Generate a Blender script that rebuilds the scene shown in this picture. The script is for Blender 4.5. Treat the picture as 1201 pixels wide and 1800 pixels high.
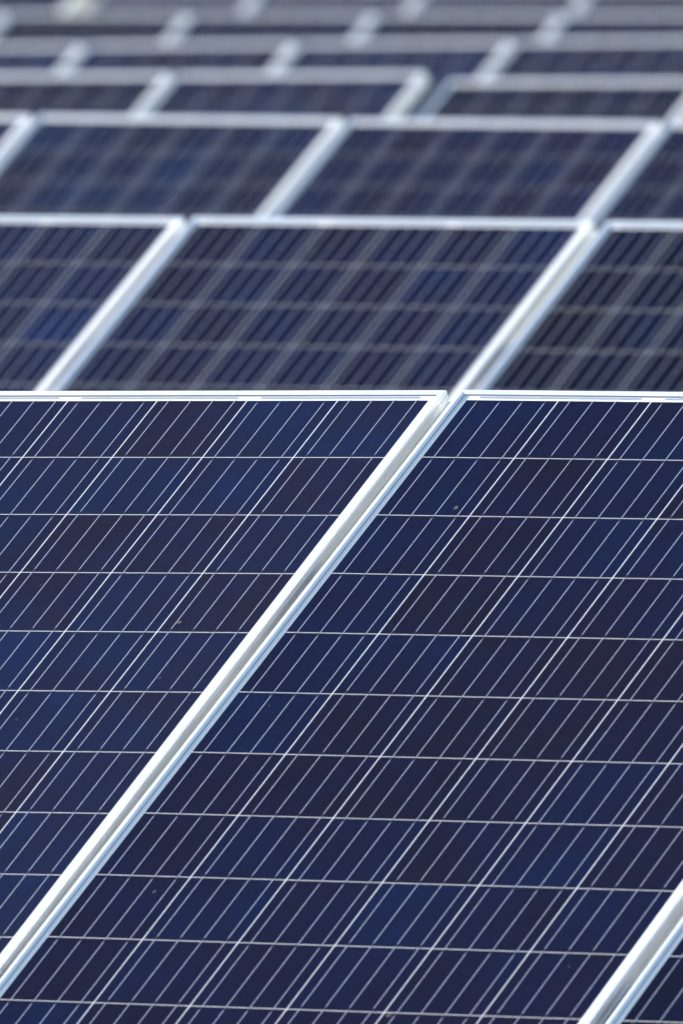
import bpy, math, random
from mathutils import Vector, Matrix

for o in list(bpy.data.objects):
    bpy.data.objects.remove(o)
random.seed(11)
scene = bpy.context.scene
COL = scene.collection

# ------------------------------------------------------------------ camera
CAM_Z = 2.57                                   # the camera stands 0.86 m above the row tops
YAW, PITCH, ROLL = math.radians(30.3177), math.radians(2.6301), math.radians(-0.5264)
fwd = Vector((-math.sin(YAW)*math.cos(PITCH), math.cos(YAW)*math.cos(PITCH), -math.sin(PITCH)))
rgt = Vector((math.cos(YAW), math.sin(YAW), 0.0))
upv = rgt.cross(fwd)
r2 = math.cos(ROLL)*rgt + math.sin(ROLL)*upv
u2 = -math.sin(ROLL)*rgt + math.cos(ROLL)*upv
cd = bpy.data.cameras.new('camera')
cam = bpy.data.objects.new('camera', cd)
COL.objects.link(cam)
m3 = Matrix((r2, u2, -fwd)).transposed()
cam.matrix_world = Matrix.Translation((0, 0, CAM_Z)) @ m3.to_4x4()
cd.sensor_fit = 'VERTICAL'
cd.sensor_height = 36.0
cd.sensor_width = 24.0
cd.lens = 26389.5/1800*36.0
cd.clip_start = 0.5
cd.clip_end = 5000
cd.dof.use_dof = True
cd.dof.focus_distance = 22.8
cd.dof.aperture_fstop = cd.lens/53.0
scene.camera = cam

# ------------------------------------------------------------------ light
SUN_DIR = Vector((-0.953, 0.073, 0.291)).normalized()
w = bpy.data.worlds.new('World'); scene.world = w; w.use_nodes = True
wn = w.node_tree.nodes; wl = w.node_tree.links; wn.clear()
sky = wn.new('ShaderNodeTexSky'); sky.sky_type = 'NISHITA'; sky.sun_disc = False
sky.sun_elevation = math.asin(SUN_DIR.z)
sky.sun_rotation = math.atan2(SUN_DIR.x, SUN_DIR.y)
sky.altitude = 200; sky.air_density = 1.0; sky.dust_density = 1.0; sky.ozone_density = 1.0
bg = wn.new('ShaderNodeBackground'); bg.inputs['Strength'].default_value = 0.12
wo = wn.new('ShaderNodeOutputWorld')
wl.new(sky.outputs[0], bg.inputs[0]); wl.new(bg.outputs[0], wo.inputs[0])
sl = bpy.data.lights.new('sun', 'SUN'); sl.energy = 5.0; sl.angle = math.radians(0.53)
sl.color = (1.0, 0.93, 0.84)
so = bpy.data.objects.new('sun', sl); COL.objects.link(so)
so.rotation_euler = SUN_DIR.to_track_quat('Z', 'Y').to_euler()
so.location = (0, 0, 30)
vs = scene.view_settings
vs.view_transform = 'Standard'; vs.look = 'None'; vs.gamma = 1.0; vs.use_curve_mapping = False
vs.exposure = 1.7
scene.render.engine = 'CYCLES'
scene.cycles.transparent_max_bounces = 12
scene.cycles.max_bounces = 4
scene.cycles.diffuse_bounces = 2
scene.cycles.glossy_bounces = 2
scene.cycles.caustics_reflective = False
scene.cycles.caustics_refractive = False

# ------------------------------------------------------------------ materials
def mat(name):
    m = bpy.data.materials.new(name); m.use_nodes = True
    nt = m.node_tree; nt.nodes.clear()
    out = nt.nodes.new('ShaderNodeOutputMaterial')
    return m, nt, out

def N(nt, t, **kw):
    n = nt.nodes.new(t)
    for k, v in kw.items():
        if k in n.inputs: n.inputs[k].default_value = v
        else: setattr(n, k, v)
    return n

def math_node(nt, op, a=None, b=None):
    n = nt.nodes.new('ShaderNodeMath'); n.operation = op
    for i, v in enumerate((a, b)):
        if v is None: continue
        if isinstance(v, (int, float)): n.inputs[i].default_value = v
        else: nt.links.new(v, n.inputs[i])
    return n.outputs[0]

def ramp(nt, fac, stops):
    r = nt.nodes.new('ShaderNodeValToRGB')
    e = r.color_ramp.elements
    while len(e) < len(stops): e.new(0.5)
    for k, (p, c) in enumerate(stops):
        e[k].position = p; e[k].color = (*c, 1)
    nt.links.new(fac, r.inputs[0])
    return r.outputs[0]

# polycrystalline silicon: each wafer its own shade of blue, faint crystal flakes
M_cell, nt, out = mat('polycrystalline_silicon')
oi = N(nt, 'ShaderNodeObjectInfo')
at = N(nt, 'ShaderNodeAttribute', attribute_name='wafer')
rnd = math_node(nt, 'FRACT', math_node(nt, 'ADD', oi.outputs['Random'], at.outputs['Fac']))
tc = N(nt, 'ShaderNodeTexCoord')
off = N(nt, 'ShaderNodeCombineXYZ')
nt.links.new(math_node(nt, 'MULTIPLY', rnd, 37.0), off.inputs[0])
nt.links.new(math_node(nt, 'MULTIPLY', rnd, 91.0), off.inputs[1])
va = N(nt, 'ShaderNodeVectorMath', operation='ADD')
nt.links.new(tc.outputs['Object'], va.inputs[0]); nt.links.new(off.outputs[0], va.inputs[1])
n1 = N(nt, 'ShaderNodeTexNoise', Scale=7.0, Detail=2.0)
nt.links.new(va.outputs[0], n1.inputs['Vector'])
vo = N(nt, 'ShaderNodeTexVoronoi', Scale=60.0)
nt.links.new(va.outputs[0], vo.inputs['Vector'])
hsv = N(nt, 'ShaderNodeSeparateColor'); nt.links.new(vo.outputs['Color'], hsv.inputs[0])
t = math_node(nt, 'ADD', math_node(nt, 'MULTIPLY', rnd, 0.42),
              math_node(nt, 'MULTIPLY', math_node(nt, 'SUBTRACT', n1.outputs['Fac'], 0.22), 0.95))
col = ramp(nt, t, [(0.0, (0.0112, 0.0104, 0.0215)), (0.3, (0.0098, 0.0100, 0.0250)),
                   (0.6, (0.0082, 0.0112, 0.0340)), (1.0, (0.0072, 0.0142, 0.0500))])
mul = N(nt, 'ShaderNodeMix', data_type='RGBA', blend_type='MULTIPLY')
mul.inputs[0].default_value = 1.0
gr = ramp(nt, hsv.outputs[0], [(0.0, (0.95, 0.95, 0.95)), (1.0, (1.05, 1.05, 1.06))])
nt.links.new(col, mul.inputs[6]); nt.links.new(gr, mul.inputs[7])
b = N(nt, 'ShaderNodeBsdfPrincipled', Roughness=0.42)
b.inputs['Specular IOR Level'].default_value = 0.0
tint = N(nt, 'ShaderNodeMix', data_type='RGBA', blend_type='MULTIPLY'); tint.inputs[0].default_value = 1.0
nt.links.new(mul.outputs[2], tint.inputs[6]); nt.links.new(oi.outputs['Color'], tint.inputs[7])     # wafer batch of the panel
nt.links.new(tint.outputs[2], b.inputs['Base Color']); nt.links.new(b.outputs[0], out.inputs[0])

def principled(name, c, rough, metal=0.0, spec=0.5, nscale=None, namp=0.1, stretch=None):
    m, nt, out = mat(name)
    b = N(nt, 'ShaderNodeBsdfPrincipled', Roughness=rough, Metallic=metal)
    b.inputs['Specular IOR Level'].default_value = spec
    b.inputs['Base Color'].default_value = (*c, 1)
    if nscale:
        tc = N(nt, 'ShaderNodeTexCoord')
        mp = N(nt, 'ShaderNodeMapping')
        mp.inputs['Scale'].default_value = stretch or (1, 1, 1)
        nt.links.new(tc.outputs['Object'], mp.inputs[0])
        n = N(nt, 'ShaderNodeTexNoise', Scale=nscale, Detail=4.0)
        nt.links.new(mp.outputs[0], n.inputs['Vector'])
        lo = tuple(v*(1-namp) for v in c); hi = tuple(min(1, v*(1+namp)) for v in c)
        nt.links.new(ramp(nt, n.outputs['Fac'], [(0.3, lo), (0.7, hi)]), b.inputs['Base Color'])
        nt.links.new(math_node(nt, 'ADD', math_node(nt, 'MULTIPLY', n.outputs['Fac'], 0.16), rough-0.08), b.inputs['Roughness'])
    nt.links.new(b.outputs[0], out.inputs[0])
    return m

M_frame = principled('anodised_aluminium', (0.90, 0.90, 0.91), 0.38, 0.65, 0.5, 9.0, 0.04)
M_back = principled('white_backsheet', (0.74, 0.735, 0.72), 0.6, 0.0, 0.3)
M_ribbon = principled('tinned_ribbon', (0.50, 0.53, 0.60), 0.42, 0.75, 0.5, 60.0, 0.12)
M_print = principled('printed_silver', (0.16, 0.16, 0.19), 0.6, 0.3, 0.3)
M_steel = principled('galvanised_steel', (0.46, 0.47, 0.47), 0.5, 0.7, 0.5, 14.0, 0.2)

# cover glass: clear, anti-reflex, a thin uneven film of dust and a few dried specks
M_glass, nt, out = mat('solar_glass')
tc = N(nt, 'ShaderNodeTexCoord'); oi = N(nt, 'ShaderNodeObjectInfo')
off = N(nt, 'ShaderNodeCombineXYZ')
nt.links.new(math_node(nt, 'MULTIPLY', oi.outputs['Random'], 53.0), off.inputs[0])
nt.links.new(math_node(nt, 'MULTIPLY', oi.outputs['Random'], 17.0), off.inputs[1])
va = N(nt, 'ShaderNodeVectorMath', operation='ADD')
nt.links.new(tc.outputs['Object'], va.inputs[0]); nt.links.new(off.outputs[0], va.inputs[1])
fr = N(nt, 'ShaderNodeFresnel', IOR=1.45)
tr = N(nt, 'ShaderNodeBsdfTransparent')
gl = N(nt, 'ShaderNodeBsdfGlossy', Roughness=0.05)
mx1 = N(nt, 'ShaderNodeMixShader')
nt.links.new(math_node(nt, 'MULTIPLY', fr.outputs[0], 0.06), mx1.inputs[0])
nt.links.new(tr.outputs[0], mx1.inputs[1]); nt.links.new(gl.outputs[0], mx1.inputs[2])
film = N(nt, 'ShaderNodeTexNoise', Scale=2.3, Detail=5.0)
nt.links.new(va.outputs[0], film.inputs['Vector'])
wob = N(nt, 'ShaderNodeTexNoise', Scale=260.0, Detail=3.0)
nt.links.new(va.outputs[0], wob.inputs['Vector'])
va2 = N(nt, 'ShaderNodeVectorMath', operation='MULTIPLY_ADD')
nt.links.new(wob.outputs['Color'], va2.inputs[0]); va2.inputs[1].default_value = (0.012, 0.012, 0.0)
nt.links.new(va.outputs[0], va2.inputs[2])
sp = N(nt, 'ShaderNodeTexVoronoi', Scale=21.0); nt.links.new(va2.outputs[0], sp.inputs['Vector'])
spc = N(nt, 'ShaderNodeSeparateColor'); nt.links.new(sp.outputs['Color'], spc.inputs[0])
size = math_node(nt, 'MULTIPLY', math_node(nt, 'POWER', spc.outputs[0], 6.0), 0.105)
spot = math_node(nt, 'MULTIPLY', math_node(nt, 'LESS_THAN', sp.outputs['Distance'], size), wob.outputs['Fac'])
dm = math_node(nt, 'ADD', math_node(nt, 'MULTIPLY', film.outputs['Fac'], 0.0036), math_node(nt, 'MULTIPLY', spot, 0.42))
df = N(nt, 'ShaderNodeBsdfDiffuse'); df.inputs['Color'].default_value = (0.46, 0.44, 0.41, 1)
mx2 = N(nt, 'ShaderNodeMixShader')
nt.links.new(dm, mx2.inputs[0]); nt.links.new(mx1.outputs[0], mx2.inputs[1]); nt.links.new(df.outputs[0], mx2.inputs[2])
nt.links.new(mx2.outputs[0], out.inputs[0])

# dry meadow
M_ground, nt, out = mat('dry_meadow')
tc = N(nt, 'ShaderNodeTexCoord')
n1 = N(nt, 'ShaderNodeTexNoise', Scale=0.35, Detail=8.0); nt.links.new(tc.outputs['Object'], n1.inputs['Vector'])
n2 = N(nt, 'ShaderNodeTexNoise', Scale=30.0, Detail=6.0); nt.links.new(tc.outputs['Object'], n2.inputs['Vector'])
c1 = ramp(nt, n1.outputs['Fac'], [(0.3, (0.075, 0.075, 0.05)), (0.7, (0.17, 0.155, 0.12))])
b = N(nt, 'ShaderNodeBsdfPrincipled', Roughness=0.95)
bp = N(nt, 'ShaderNodeBump', Strength=0.6, Distance=0.05)
nt.links.new(n2.outputs['Fac'], bp.inputs['Height']); nt.links.new(bp.outputs[0], b.inputs['Normal'])
nt.links.new(c1, b.inputs['Base Color']); nt.links.new(b.outputs[0], out.inputs[0])

# ------------------------------------------------------------------ mesh helpers
def mesh(name, verts, faces, m, smooth=False):
    me = bpy.data.meshes.new(name)
    me.from_pydata(verts, [], faces); me.update()
    me.materials.append(m)
    if smooth:
        for p in me.polygons: p.use_smooth = True
    return me

BF = [(0, 3, 2, 1), (4, 5, 6, 7), (0, 1, 5, 4), (1, 2, 6, 5), (2, 3, 7, 6), (3, 0, 4, 7)]
def box_vf(x0, x1, y0, y1, z0, z1, V, F):
    n = len(V)
    V += [(x0, y0, z0), (x1, y0, z0), (x1, y1, z0), (x0, y1, z0), (x0, y0, z1), (x1, y0, z1), (x1, y1, z1), (x0, y1, z1)]
    F += [tuple(i+n for i in f) for f in BF]
def box_mesh(name, x0, x1, y0, y1, z0, z1, m):
    V, F = [], []; box_vf(x0, x1, y0, y1, z0, z1, V, F)
    return mesh(name, V, F, m)
def obj(name, me, parent=None, loc=None):
    o = bpy.data.objects.new(name, me); COL.objects.link(o)
    if parent: o.parent = parent
    if loc: o.location = loc
    return o

# ------------------------------------------------------------------ ground
g = obj('ground', mesh('ground', [(-2500, -2500, 0), (2500, -2500, 0), (2500, 2500, 0), (-2500, 2500, 0)], [(0, 1, 2, 3)], M_ground))
g['kind'] = 'structure'

# ------------------------------------------------------------------ the module: 6 x 12 cells in an aluminium frame
CP, CELL = 0.1595, 0.1568                     # cell pitch, cell edge
MX, MT = 0.02125, 0.02515                       # margins from frame edge to cells
PITCH_X = 1.02187                             # module pitch along a row
WID = 2*MX + 6*CP - (CP-CELL)
LEN = 2*MT + 12*CP - (CP-CELL)
HW = WID/2
TOP = 0.040                                   # frame height
Z_CELL = 0.0370                               # cell faces

# frame profile: a = inwards from the outer edge, h = height
PROF = [(0.0004, 0.0), (0.0, 0.0004), (0.0, 0.0190), (0.0020, 0.0200), (0.0020, 0.0255), (0.0, 0.0268),
        (0.0, 0.0320), (0.0012, 0.0327), (0.0012, 0.0338), (0.0, 0.0345), (0.0, 0.0390), (0.0003, 0.0397), (0.0010, 0.0400),
        (0.0062, 0.0400), (0.0068, 0.0398), (0.0107, 0.0388), (0.0109, 0.0386), (0.0109, 0.0383), (0.0028, 0.0383), (0.0028, 0.0016), (0.0260, 0.0016), (0.0260, 0.0)]
def rail_mesh(name, half):
    # rail along local x, outer edge at y = 0, inwards +y, mitred ends
    n = len(PROF); V = []
    for s in (-1, 1):
        for a, h in PROF:
            V.append((s*(half - a - 0.00015), a, h))
    F = [(i, (i+1) % n, n+(i+1) % n, n+i) for i in range(n)]
    F.append(tuple(range(n-1, -1, -1))); F.append(tuple(range(n, 2*n)))
    return mesh(name, V, F, M_frame)
ME_long = rail_mesh('frame_rail_long', LEN/2)
ME_short = rail_mesh('frame_rail_short', HW)
ME_back = box_mesh('backsheet', -HW+0.0030, HW-0.0030, 0.0030, LEN-0.0030, 0.0360, 0.03668, M_back)
V, F = [], []
box_vf(-HW+0.0030, HW-0.0030, 0.0030, LEN-0.0030, 0.0373, 0.0382, V, F)
ME_glass = mesh('glass_cover', V, F[1:], M_glass)      # the lower face is laminated to the cells: no air gap
h = CELL/2
hy = h + 0.0004                                 # cells stand a little closer within a string
ME_cell = box_mesh('solar_cell', -h, h, -hy, hy, 0.0, 0.0003, M_cell)       # origin at the cell's centre
BW = 0.0013
GAPC = CP-CELL
BREAK = 0.0075
ME_bus = []
for even in (0, 1):                            # neighbouring strings run in opposite directions
    # along the cell, level over half the gap, then bent down to the back of the next cell
    sg = -1 if not even else 1
    ys = [(-sg*(h-BREAK), 0.0), (sg*(h+GAPC*0.45), 0.0), (sg*(h+GAPC*0.97), -0.00032)]
    V = []
    for yy, dz in ys:
        V += [(-BW/2, yy, 0.00032+dz), (BW/2, yy, 0.00032+dz), (BW/2, yy, 0.0005+dz), (-BW/2, yy, 0.0005+dz)]
    F = [(4*k+i, 4*k+(i+1) % 4, 4*k+4+(i+1) % 4, 4*k+4+i) for k in range(2) for i in range(4)] + [(3, 2, 1, 0), (8, 9, 10, 11)]
    if sg < 0: F = [f[::-1] for f in F]
    n0 = len(F)
    # printed silver line running on past the soldered ribbon
    ya, yb = sorted((-sg*(h-BREAK), -sg*(h-0.0008)))
    box_vf(-0.0004, 0.0004, ya, yb, 0.00031, 0.00034, V, F)
    me = mesh('busbar', V, F, M_ribbon); me.materials.append(M_print)
    for p in list(me.polygons)[n0:]: p.material_index = 1
    me.validate(); ME_bus.append(me)

def cell_xy(c, r):                             # column from the left, row from the top
    return (-HW + MX + h + c*CP, LEN - MT - h - r*CP)
BUSX = [(-3+2*k)/8*CELL for k in range(4)]
# joined versions for the panels that are too blurred to tell single ribbons or cells apart
def joined_bus():
    V, F = [], []
    for c in range(6):
        y0, y1 = (-h-GAPC, h-BREAK) if c % 2 == 0 else (-h+BREAK, h+GAPC)
        for r in range(12):
            cx, cy = cell_xy(c, r)
            for bx in BUSX:
                box_vf(cx+bx-BW/2, cx+bx+BW/2, cy+y0, cy+y1, Z_CELL+0.00002, Z_CELL+0.0002, V, F)
    return mesh('busbar_grid', V, F, M_ribbon)
def joined_cells(seed):
    rr = random.Random(seed); V, F, A = [], [], []
    for c in range(6):
        for r in range(12):
            cx, cy = cell_xy(c, r)
            box_vf(cx-h, cx+h, cy-hy, cy+hy, Z_CELL-0.0003, Z_CELL, V, F)
            A += [rr.random()]*6
    me = mesh('solar_cells', V, F, M_cell)
    at = me.attributes.new('wafer', 'FLOAT', 'FACE'); at.data.foreach_set('value', A)
    return me
ME_busgrid = joined_bus()
ME_cellgrid = [joined_cells(s) for s in range(5)]
# cross connectors in the top and bottom margins
ME_conn = box_mesh('string_connector', -(CP/2+BUSX[3]+BW/2), (CP/2+BUSX[3]+BW/2), -0.0022, 0.0022, 0, 0.0002, M_ribbon)
ME_conn1 = box_mesh('string_connector_single', -(BUSX[3]+BW/2), (BUSX[3]+BW/2), -0.0022, 0.0022, 0, 0.0002, M_ribbon)

def basis(m, tilt, rot):
    ex = Vector((1, 0, m)).normalized(); eu = Vector((0, math.cos(tilt), math.sin(tilt)))
    eu = (eu - ex*eu.dot(ex)).normalized(); en = ex.cross(eu)
    ex2 = ex*math.cos(rot) + eu*math.sin(rot)      # a small turn within the plane
    eu2 = -ex*math.sin(rot) + eu*math.cos(rot)
    return ex2, eu2, en

def solar_panel(T, m, tilt, rot, s_mid, level, label, group, batch=(1, 1, 1)):
    """T: gap-centre point on the row's top line in the cell plane; s_mid: panel centre along the row from T."""
    ex, eu, en = basis(m, tilt, rot)
    top_mid = T + ex*s_mid
    top_mid = top_mid - eu*0.0046               # top frame edge in the cell plane
    base = top_mid - eu*LEN - en*Z_CELL
    M = Matrix((ex, eu, en)).transposed().to_4x4(); M.translation = base
    root = bpy.data.objects.new('solar_panel', None); COL.objects.link(root)
    root.matrix_world = M
    root.empty_display_size = 0.2
    root['label'] = label; root['category'] = 'solar panel'; root['group'] = group
    for x, y, rz, me in ((0, 0, 0, ME_short), (0, LEN, math.pi, ME_short), (-HW, LEN/2, -math.pi/2, ME_long), (HW, LEN/2, math.pi/2, ME_long)):
        o = obj('frame_rail', me, root, (x, y, 0)); o.rotation_euler = (0, 0, rz)
    obj('backsheet', ME_back, root)
    obj('glass_cover', ME_glass, root)
    if level <= 1:
        for c in range(6):
            for r in range(12):
                cx, cy = cell_xy(c, r)
                o = obj('solar_cell', ME_cell, root, (cx, cy, Z_CELL-0.0003)); o.color = (*batch, 1)
                if level == 0:
                    for bx in BUSX:
                        obj('busbar', ME_bus[c % 2], o, (bx, 0, 0))
    else:
        o = obj('solar_cells', random.choice(ME_cellgrid), root); o['kind'] = 'stuff'; o.color = (*batch, 1)
    if level >= 1:
        o = obj('busbar_grid', ME_busgrid, root); o['kind'] = 'stuff'
    if level == 0:
        for k in range(3):
            x = cell_xy(2*k, 0)[0] + CP/2
            obj('string_connector', ME_conn, root, (x, LEN-MT+0.0085, Z_CELL-0.00008))
        for c0, me in ((0, ME_conn1), (1.5, ME_conn), (3.5, ME_conn), (5, ME_conn1)):
            x = cell_xy(0, 0)[0] + c0*CP
            obj('string_connector', me, root, (x, MT-0.0085, Z_CELL-0.00008))
    return root

# ------------------------------------------------------------------ the rows
TILT = math.radians(30.9506)
ROWS = [  # x, y, z of junction 0 on the top line (camera height = 0), rise along the row, first visible panel, last visible panel
    (-11.3022, 19.6726, -0.8590, 0.0036, -1, 1),
    (-16.7341, 27.9765, -0.8521, -0.0027, -1, 1),
    (-21.2221, 36.3415, -0.8279, -0.0073, -2, 1),
    (-25.7788, 44.7084, -0.8596, 0.0045, -2, 1),
    (-31.2250, 53.0832, -0.8974, 0.0077, -2, 1),
    (-36.7250, 61.4365, -0.8986, -0.0029, -2, 2),
    (-41.2780, 69.7900, -0.8990, -0.0010, -2, 2)]
ORD = ['front', 'second', 'third', 'fourth', 'fifth', 'sixth', 'farthest']
# wafers of one panel come from one batch: some panels are bluer, some darker than their neighbours
BATCH = {(0, -1): (1.32, 1.36, 1.30), (0, 0): (0.95, 0.95, 1.0), (0, 1): (0.72, 0.74, 0.72),
         (1, -1): (1.15, 1.3, 1.35), (1, 1): (0.80, 0.78, 0.66), (2, -2): (0.9, 1.2, 1.3), (2, -1): (1.15, 1.25, 1.2), (2, 0): (0.9, 0.9, 1.05),
         (2, 1): (0.75, 0.8, 0.9), (3, -2): (1.15, 1.05, 0.85), (3, -1): (1.0, 1.05, 1.15), (3, 0): (0.85, 0.85, 0.8), (4, -2): (1, 1.2, 1.4),
         (4, 0): (1, 1.15, 1.3), (5, -2): (1.1, 1.0, 0.75), (5, -1): (1.1, 1.0, 0.75), (5, 1): (0.9, 0.85, 0.7), (6, 2): (0.8, 0.8, 0.7)}
LABELS = {
    (0, 0): 'sharp front-row solar panel shown largest, lying between two frame gaps',
    (0, -1): 'sharp front-row solar panel whose top corner stands slightly higher than its neighbour across the gap',
    (0, 1): 'front-row solar panel of which only a small corner of near-black cells shows',
    (1, -1): 'slightly blurred second-row solar panel with the bluest cells of its row',
    (1, 0): 'slightly blurred second-row solar panel shown across its full width between two pale frame gaps',
    (1, 1): 'slightly blurred second-row solar panel with near-black cells, the darkest of its row',
    (3, -2): 'blurred brownish fourth-row solar panel, one panel away from the step between the tables',
    (3, -1): 'blurred fourth-row solar panel at the end of the higher table, beside the step',
    (3, 0): 'blurred fourth-row solar panel starting the lower table, beside the step',
    (3, 1): 'blurred fourth-row solar panel on the lower table, second from the step',
    (6, -2): 'farthest-row solar panel just before the wider gap between two tables',
    (6, -1): 'farthest-row solar panel just after the wider gap between two tables'}
def row_label(ri, i, vis):
    if (ri, i) in LABELS: return LABELS[ri, i]
    if ri in (0, 1, 3): return 'solar panel further along the %s row with white aluminium frame' % ORD[ri]
    return {2: 'soft blurred dark blue solar panel in the third row of white frames',
            4: 'strongly blurred solar panel in the fifth row, behind the row with the step',
            5: 'strongly blurred solar panel in the sixth row, a thin dark strip showing',
            6: 'most blurred solar panel in the farthest row showing no top edge'}[ri]

def beam(p0, p1, wd, ht, up, name, root):
    """box beam between two points, its top face through the points"""
    d = (p1-p0); L = d.length; ex = d.normalized(); ez = (up - ex*up.dot(ex)).normalized(); ey = ez.cross(ex)
    V = []
    t = 0.004
    prof = [(-wd/2, 0), (wd/2, 0), (wd/2, -t), (-wd/2+t, -t), (-wd/2+t, -ht+t), (wd/2, -ht+t), (wd/2, -ht), (-wd/2, -ht)]   # C section
    for q in (0, L):
        for a, b_ in prof:
            V.append(tuple(p0 + ex*q + ey*a + ez*b_))
    n = 8
    F = [(i, (i+1) % n, n+(i+1) % n, n+i) for i in range(n)] + [tuple(range(n-1, -1, -1)), tuple(range(n, 2*n))]
    return obj(name, mesh(name, V, F, M_steel), root)

for ri, (x, y, z, m, a, b_) in enumerate(ROWS):
    T0 = Vector((x, y, z + CAM_Z))
    tables = {}
    for i in range(a-2, b_+3):
        vis = a <= i <= b_
        level = 2
        if vis: level = 0 if ri < 2 else (1 if ri == 2 else 2)
        T = T0.copy(); mm, tt, rot = m, TILT, 0.0
        tab = 0
        if ri == 0:
            if i >= 0:
                T.z += 0.0008; mm, tt, rot = m-0.0035, TILT-0.0092, 0.0043
            else:
                mm, tt, rot = m+0.0071, TILT-0.0080, 0.0041
        elif ri == 3 and i >= 0:
            T.x += 0.075; T.z -= 0.028; mm = m-0.001; tab = 1
        elif ri == 6 and i >= -1:
            T.x += 0.0; tab = 1
        elif ri == 6:
            T.x -= 0.095; T.z += 0.022
        else:
            rr = random.Random(ri*50+i)             # mounting tolerance
            if ri == 1 and i >= 1: T.x += 0.008
            T.z += rr.uniform(-0.002, 0.002); rot = rr.uniform(-0.001, 0.001)
        solar_panel(T, mm, tt, rot, (i+0.5)*PITCH_X, level, row_label(ri, i, vis), 'solar panels of the %s row' % ORD[ri], BATCH.get((ri, i), (1, 1, 1)))
        tables.setdefault(tab, []).append((i, T, mm, tt))
    # galvanised rack under each table
    for tab, lst in tables.items():
        i0, T, mm, tt = lst[0]; i1 = lst[-1][0]
        if ri == 0: mm, tt = m, TILT-0.0085
        ex, eu, en = basis(mm, tt, 0)
        root = bpy.data.objects.new('mounting_rack', None); COL.objects.link(root)
        s0, s1 = i0*PITCH_X+0.02, (i1+1)*PITCH_X-0.02
        pm = T + ex*((s0+s1)/2) - eu*LEN*0.5
        root.location = (pm.x, pm.y, 0)
        root['category'] = 'mounting rack'
        side = '' if len(tables) == 1 else (', lower table' if tab else ', higher table')
        root['label'] = 'galvanised steel rack carrying the solar panels of the %s row%s' % (ORD[ri], side)
        root['group'] = 'steel racks under the panel rows'
        inv = Matrix.Translation(root.location).inverted()
        kids = []
        under = -en*(Z_CELL+0.0015)
        for d in (0.45, 1.50):
            p0 = T + ex*s0 - eu*d + under; p1 = T + ex*s1 - eu*d + under
            kids.append(beam(p0, p1, 0.05, 0.07, en, 'purlin', root))
        nraf = max(2, int((s1-s0)/2.05)+1)
        for k in range(nraf):
            s = s0+0.3 + (s1-s0-0.6)*k/(nraf-1)
            q0 = T + ex*s - eu*0.25 + under - en*0.07; q1 = T + ex*s - eu*1.72 + under - en*0.07
            kids.append(beam(q1, q0, 0.05, 0.08, en, 'rafter', root))
            for d in (0.55, 1.45):
                q = T + ex*s - eu*d + under - en*0.145
                V, F = [], []
                box_vf(q.x-0.035, q.x+0.035, q.y-0.03, q.y+0.03, -0.4, q.z, V, F)
                kids.append(obj('post', mesh('post', V, F, M_steel), root))
        for kdo in kids:
            kdo.data.transform(inv)
